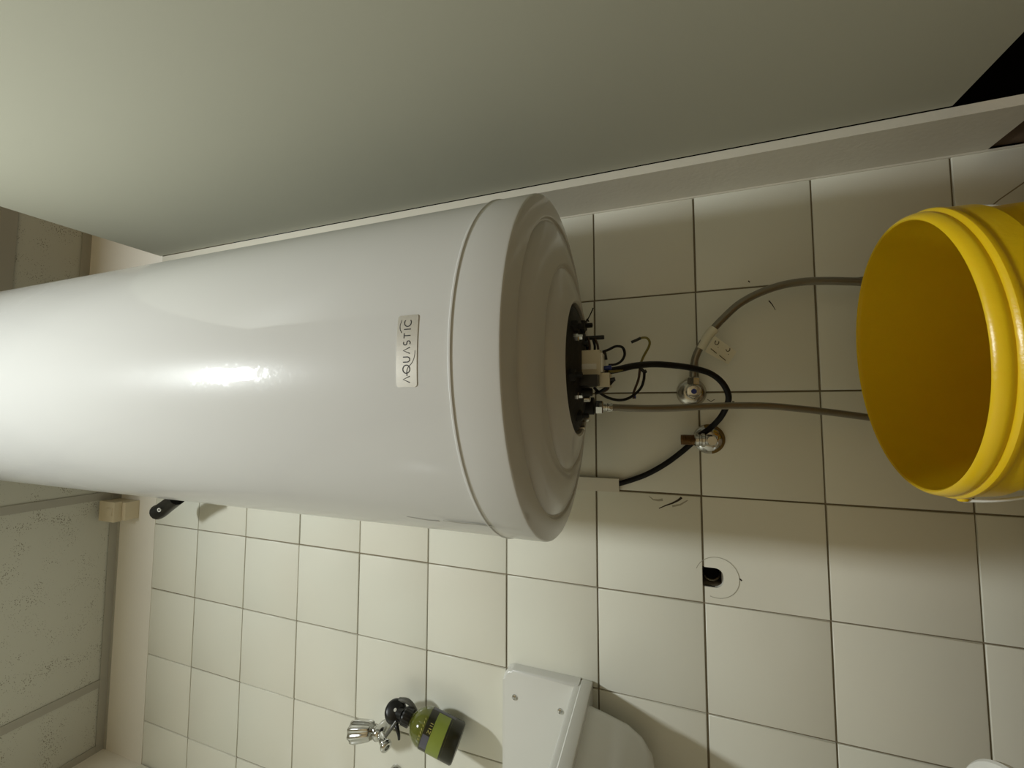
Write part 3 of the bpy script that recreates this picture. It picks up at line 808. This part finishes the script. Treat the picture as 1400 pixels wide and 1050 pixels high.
obj('fitting_dome', lathe(nb(), [(0, .0005), (.018, .0005), (.018, .003), (.015, .010), (.009, .0145), (0, .016)], at(543, 1056, 0), (0, -1, 0), 32), M_CHROME, pf, smooth=60)

# ------------------------------------------------------------------ spray bottle hooked on the tap
BB = at(626.5, 1017, -.043); BT = at(562, 983, -.060)
AX = (BT - BB).normalized(); LT = (BT - BB).length
sb = thing('spray_bottle', 'olive green spray bottle with black trigger head hanging beside the tap', 'bottle', BB)
BR = .0375
k_ = LT / .118
obj('bottle_body', lathe(nb(), [(0, .002), (.012, .0005), (BR - .004, 0), (BR - .001, .002), (BR, .005), (BR, .078 * k_), (BR * .97, .086 * k_), (BR * .86, .097 * k_), (BR * .64, .108 * k_), (.013, .114 * k_), (.012, .120 * k_), (0, .120 * k_)],
    BB, AX, 48), M_BOTTLE, sb, smooth=50)
X_, Y_, A_ = frame_of(AX)
fdir = (CAM - BB); fdir = (fdir - AX * fdir.dot(AX)).normalized(); gdir = AX.cross(fdir).normalized()
if gdir.x < 0: gdir = -gdir        # gdir points right for a viewer with the bottle upright
def bl(u, v, hh, R=BR):            # u: arc length to the right, v: height
    a = u / R
    return BB + AX * v + fdir * (R + hh) * math.cos(a) + gdir * (R + hh) * math.sin(a)
def wrap(u0, u1, v0, v1, h0, h1, n=24):
    bm = nb(); rr = []
    for i in range(n + 1):
        u = u0 + (u1 - u0) * i / n
        rr.append([bm.verts.new(bl(u, v0, h0)), bm.verts.new(bl(u, v1, h0)), bm.verts.new(bl(u, v1, h1)), bm.verts.new(bl(u, v0, h1))])
    for a, c in zip(rr, rr[1:]):
        for i in range(4):
            bm.faces.new((a[i], a[(i + 1) % 4], c[(i + 1) % 4], c[i]))
    bm.faces.new(rr[0]); bm.faces.new(rr[-1]); return bm
obj('bottle_base', lathe(nb(), [(0, -.0012), (BR * .7, -.0012), (BR - .002, -.0006), (BR + .0006, .003), (BR + .0006, .026 * k_), (BR - .001, .0262 * k_)], BB, AX, 48), M_LBL_DK, sb, smooth=50)
lb_ = obj('label_wrap', wrap(-.056, .058, .0265 * k_, .0785 * k_, .0002, .0006), M_LBL_DK, sb, smooth=30)
obj('green_band', wrap(-.055, .037, .031 * k_, .061 * k_, .0006, .0008), M_LBL_GR, lb_, smooth=30)
obj('grey_patch', wrap(-.040, -.012, .0615 * k_, .077 * k_, .0006, .0008), M_LBL_BL, lb_, smooth=30)
obj('side_stripe', wrap(.039, .050, .022 * k_, .076 * k_, .0006, .0008), M_LBL_BL, lb_, smooth=30)
b = nb()
def G(pts, wd=.0012): ribbon(b, pts, wd, lambda u, v, hh: bl(u, v, .0007 + hh), .0002)
v0, v1 = .0630 * k_, .0695 * k_
G([(-.008, v1), (-.003, v1), (-.008, v0), (-.003, v0)])
G([(.000, v0), (.000, v1)]); G([(.005, v1), (.005, v0)], .0008); G([(.009, v0), (.009, v1)], .0008)
for k in range(7): G([(-.026 + k * .006, .082 * k_), (-.023 + k * .006, .084 * k_)], .0012)
obj('gold_lettering', b, M_GOLD, lb_)
# black collar, round head, trigger
cb = BB + AX * (.118 * k_)
obj('screw_collar', lathe(nb(), [(0, 0), (.0165, 0), (.0175, .002), (.0175, .016), (.0150, .020), (0, .020)], cb, AX, 40, lobes=20, lobe=.02), M_BLKPL, sb, smooth=30)
hc = at(541, 973, -.052)
obj('spray_head', lathe(nb(), [(0, -.018), (.017, -.018), (.0225, -.013), (.0240, -.004), (.0240, .004), (.0225, .013), (.017, .018), (0, .018)], hc, (CAM - hc) + Vector((.25, 0, .1)), 40), M_BLKPL, sb, smooth=50)
obj('head_neck', tube(nb(), [cb + AX * .016, hc], .0125, 18, 6), M_BLKPL, sb, smooth=60)
obj('head_dot', lathe(nb(), [(0, .0185), (.0035, .0185), (.003, .0195), (0, .0198)], hc, (CAM - hc) + Vector((.25, 0, .1)), 16), M_WHITEPL, sb, smooth=True)
obj('head_shroud', tube(nb(), [at(546, 957, -.045), at(556, 958, -.043), at(563, 964, -.042), at(568, 973, -.042)], .0055, 12, 6), M_GREYPL, sb, smooth=60)
obj('trigger', tube(nb(), [at(541, 988, -.068), at(543, 996, -.074), at(545, 1004, -.075), at(545.5, 1011, -.074)], .004, 12, 6, radii=(.0052, .0026)), M_BLKPL, sb, smooth=60)
obj('nozzle_arm', tube(nb(), [at(542, 986, -.07), at(535, 996, -.078), at(527, 1007, -.084)], .0036, 12, 6, radii=(.0042, .0034)), M_GREYPL, sb, smooth=60)

# ------------------------------------------------------------------ white bin below the basin
bn = thing('waste_bin', 'round white plastic bin below the wash basin at the lower picture corner', 'bin', (-.712, -.335, ZB))
obj('bin_body', lathe(nb(), [(0, .0), (.095, 0), (.098, .004), (.113, .236), (.120, .238), (.1225, .243), (.1225, .249), (.120, .2515), (.114, .2515), (.1115, .247), (.0945, .010), (0, .010)], (-.712, -.335, ZB), n=80), M_WHITEPL, bn, smooth=35)
obj('bin_liner_lid', lathe(nb(), [(0, .232), (.106, .232), (.110, .236), (.110, .239), (0, .242)], (-.712, -.335, ZB), n=64), M_WHITEPL, bn, smooth=35)

# ------------------------------------------------------------------ lift the whole layout so that the floor is z = 0
for o in list(SC.objects):
    if o.parent is None and o.type in ('MESH', 'EMPTY'):
        if o.type == 'MESH':
            c = sum((Vector(p) for p in o.bound_box), Vector()) / 8
            base = Vector((c.x, c.y, min(p[2] for p in o.bound_box)))
            o.data.transform(Matrix.Translation(-base)); o.location = base
        o.location.z += ZF
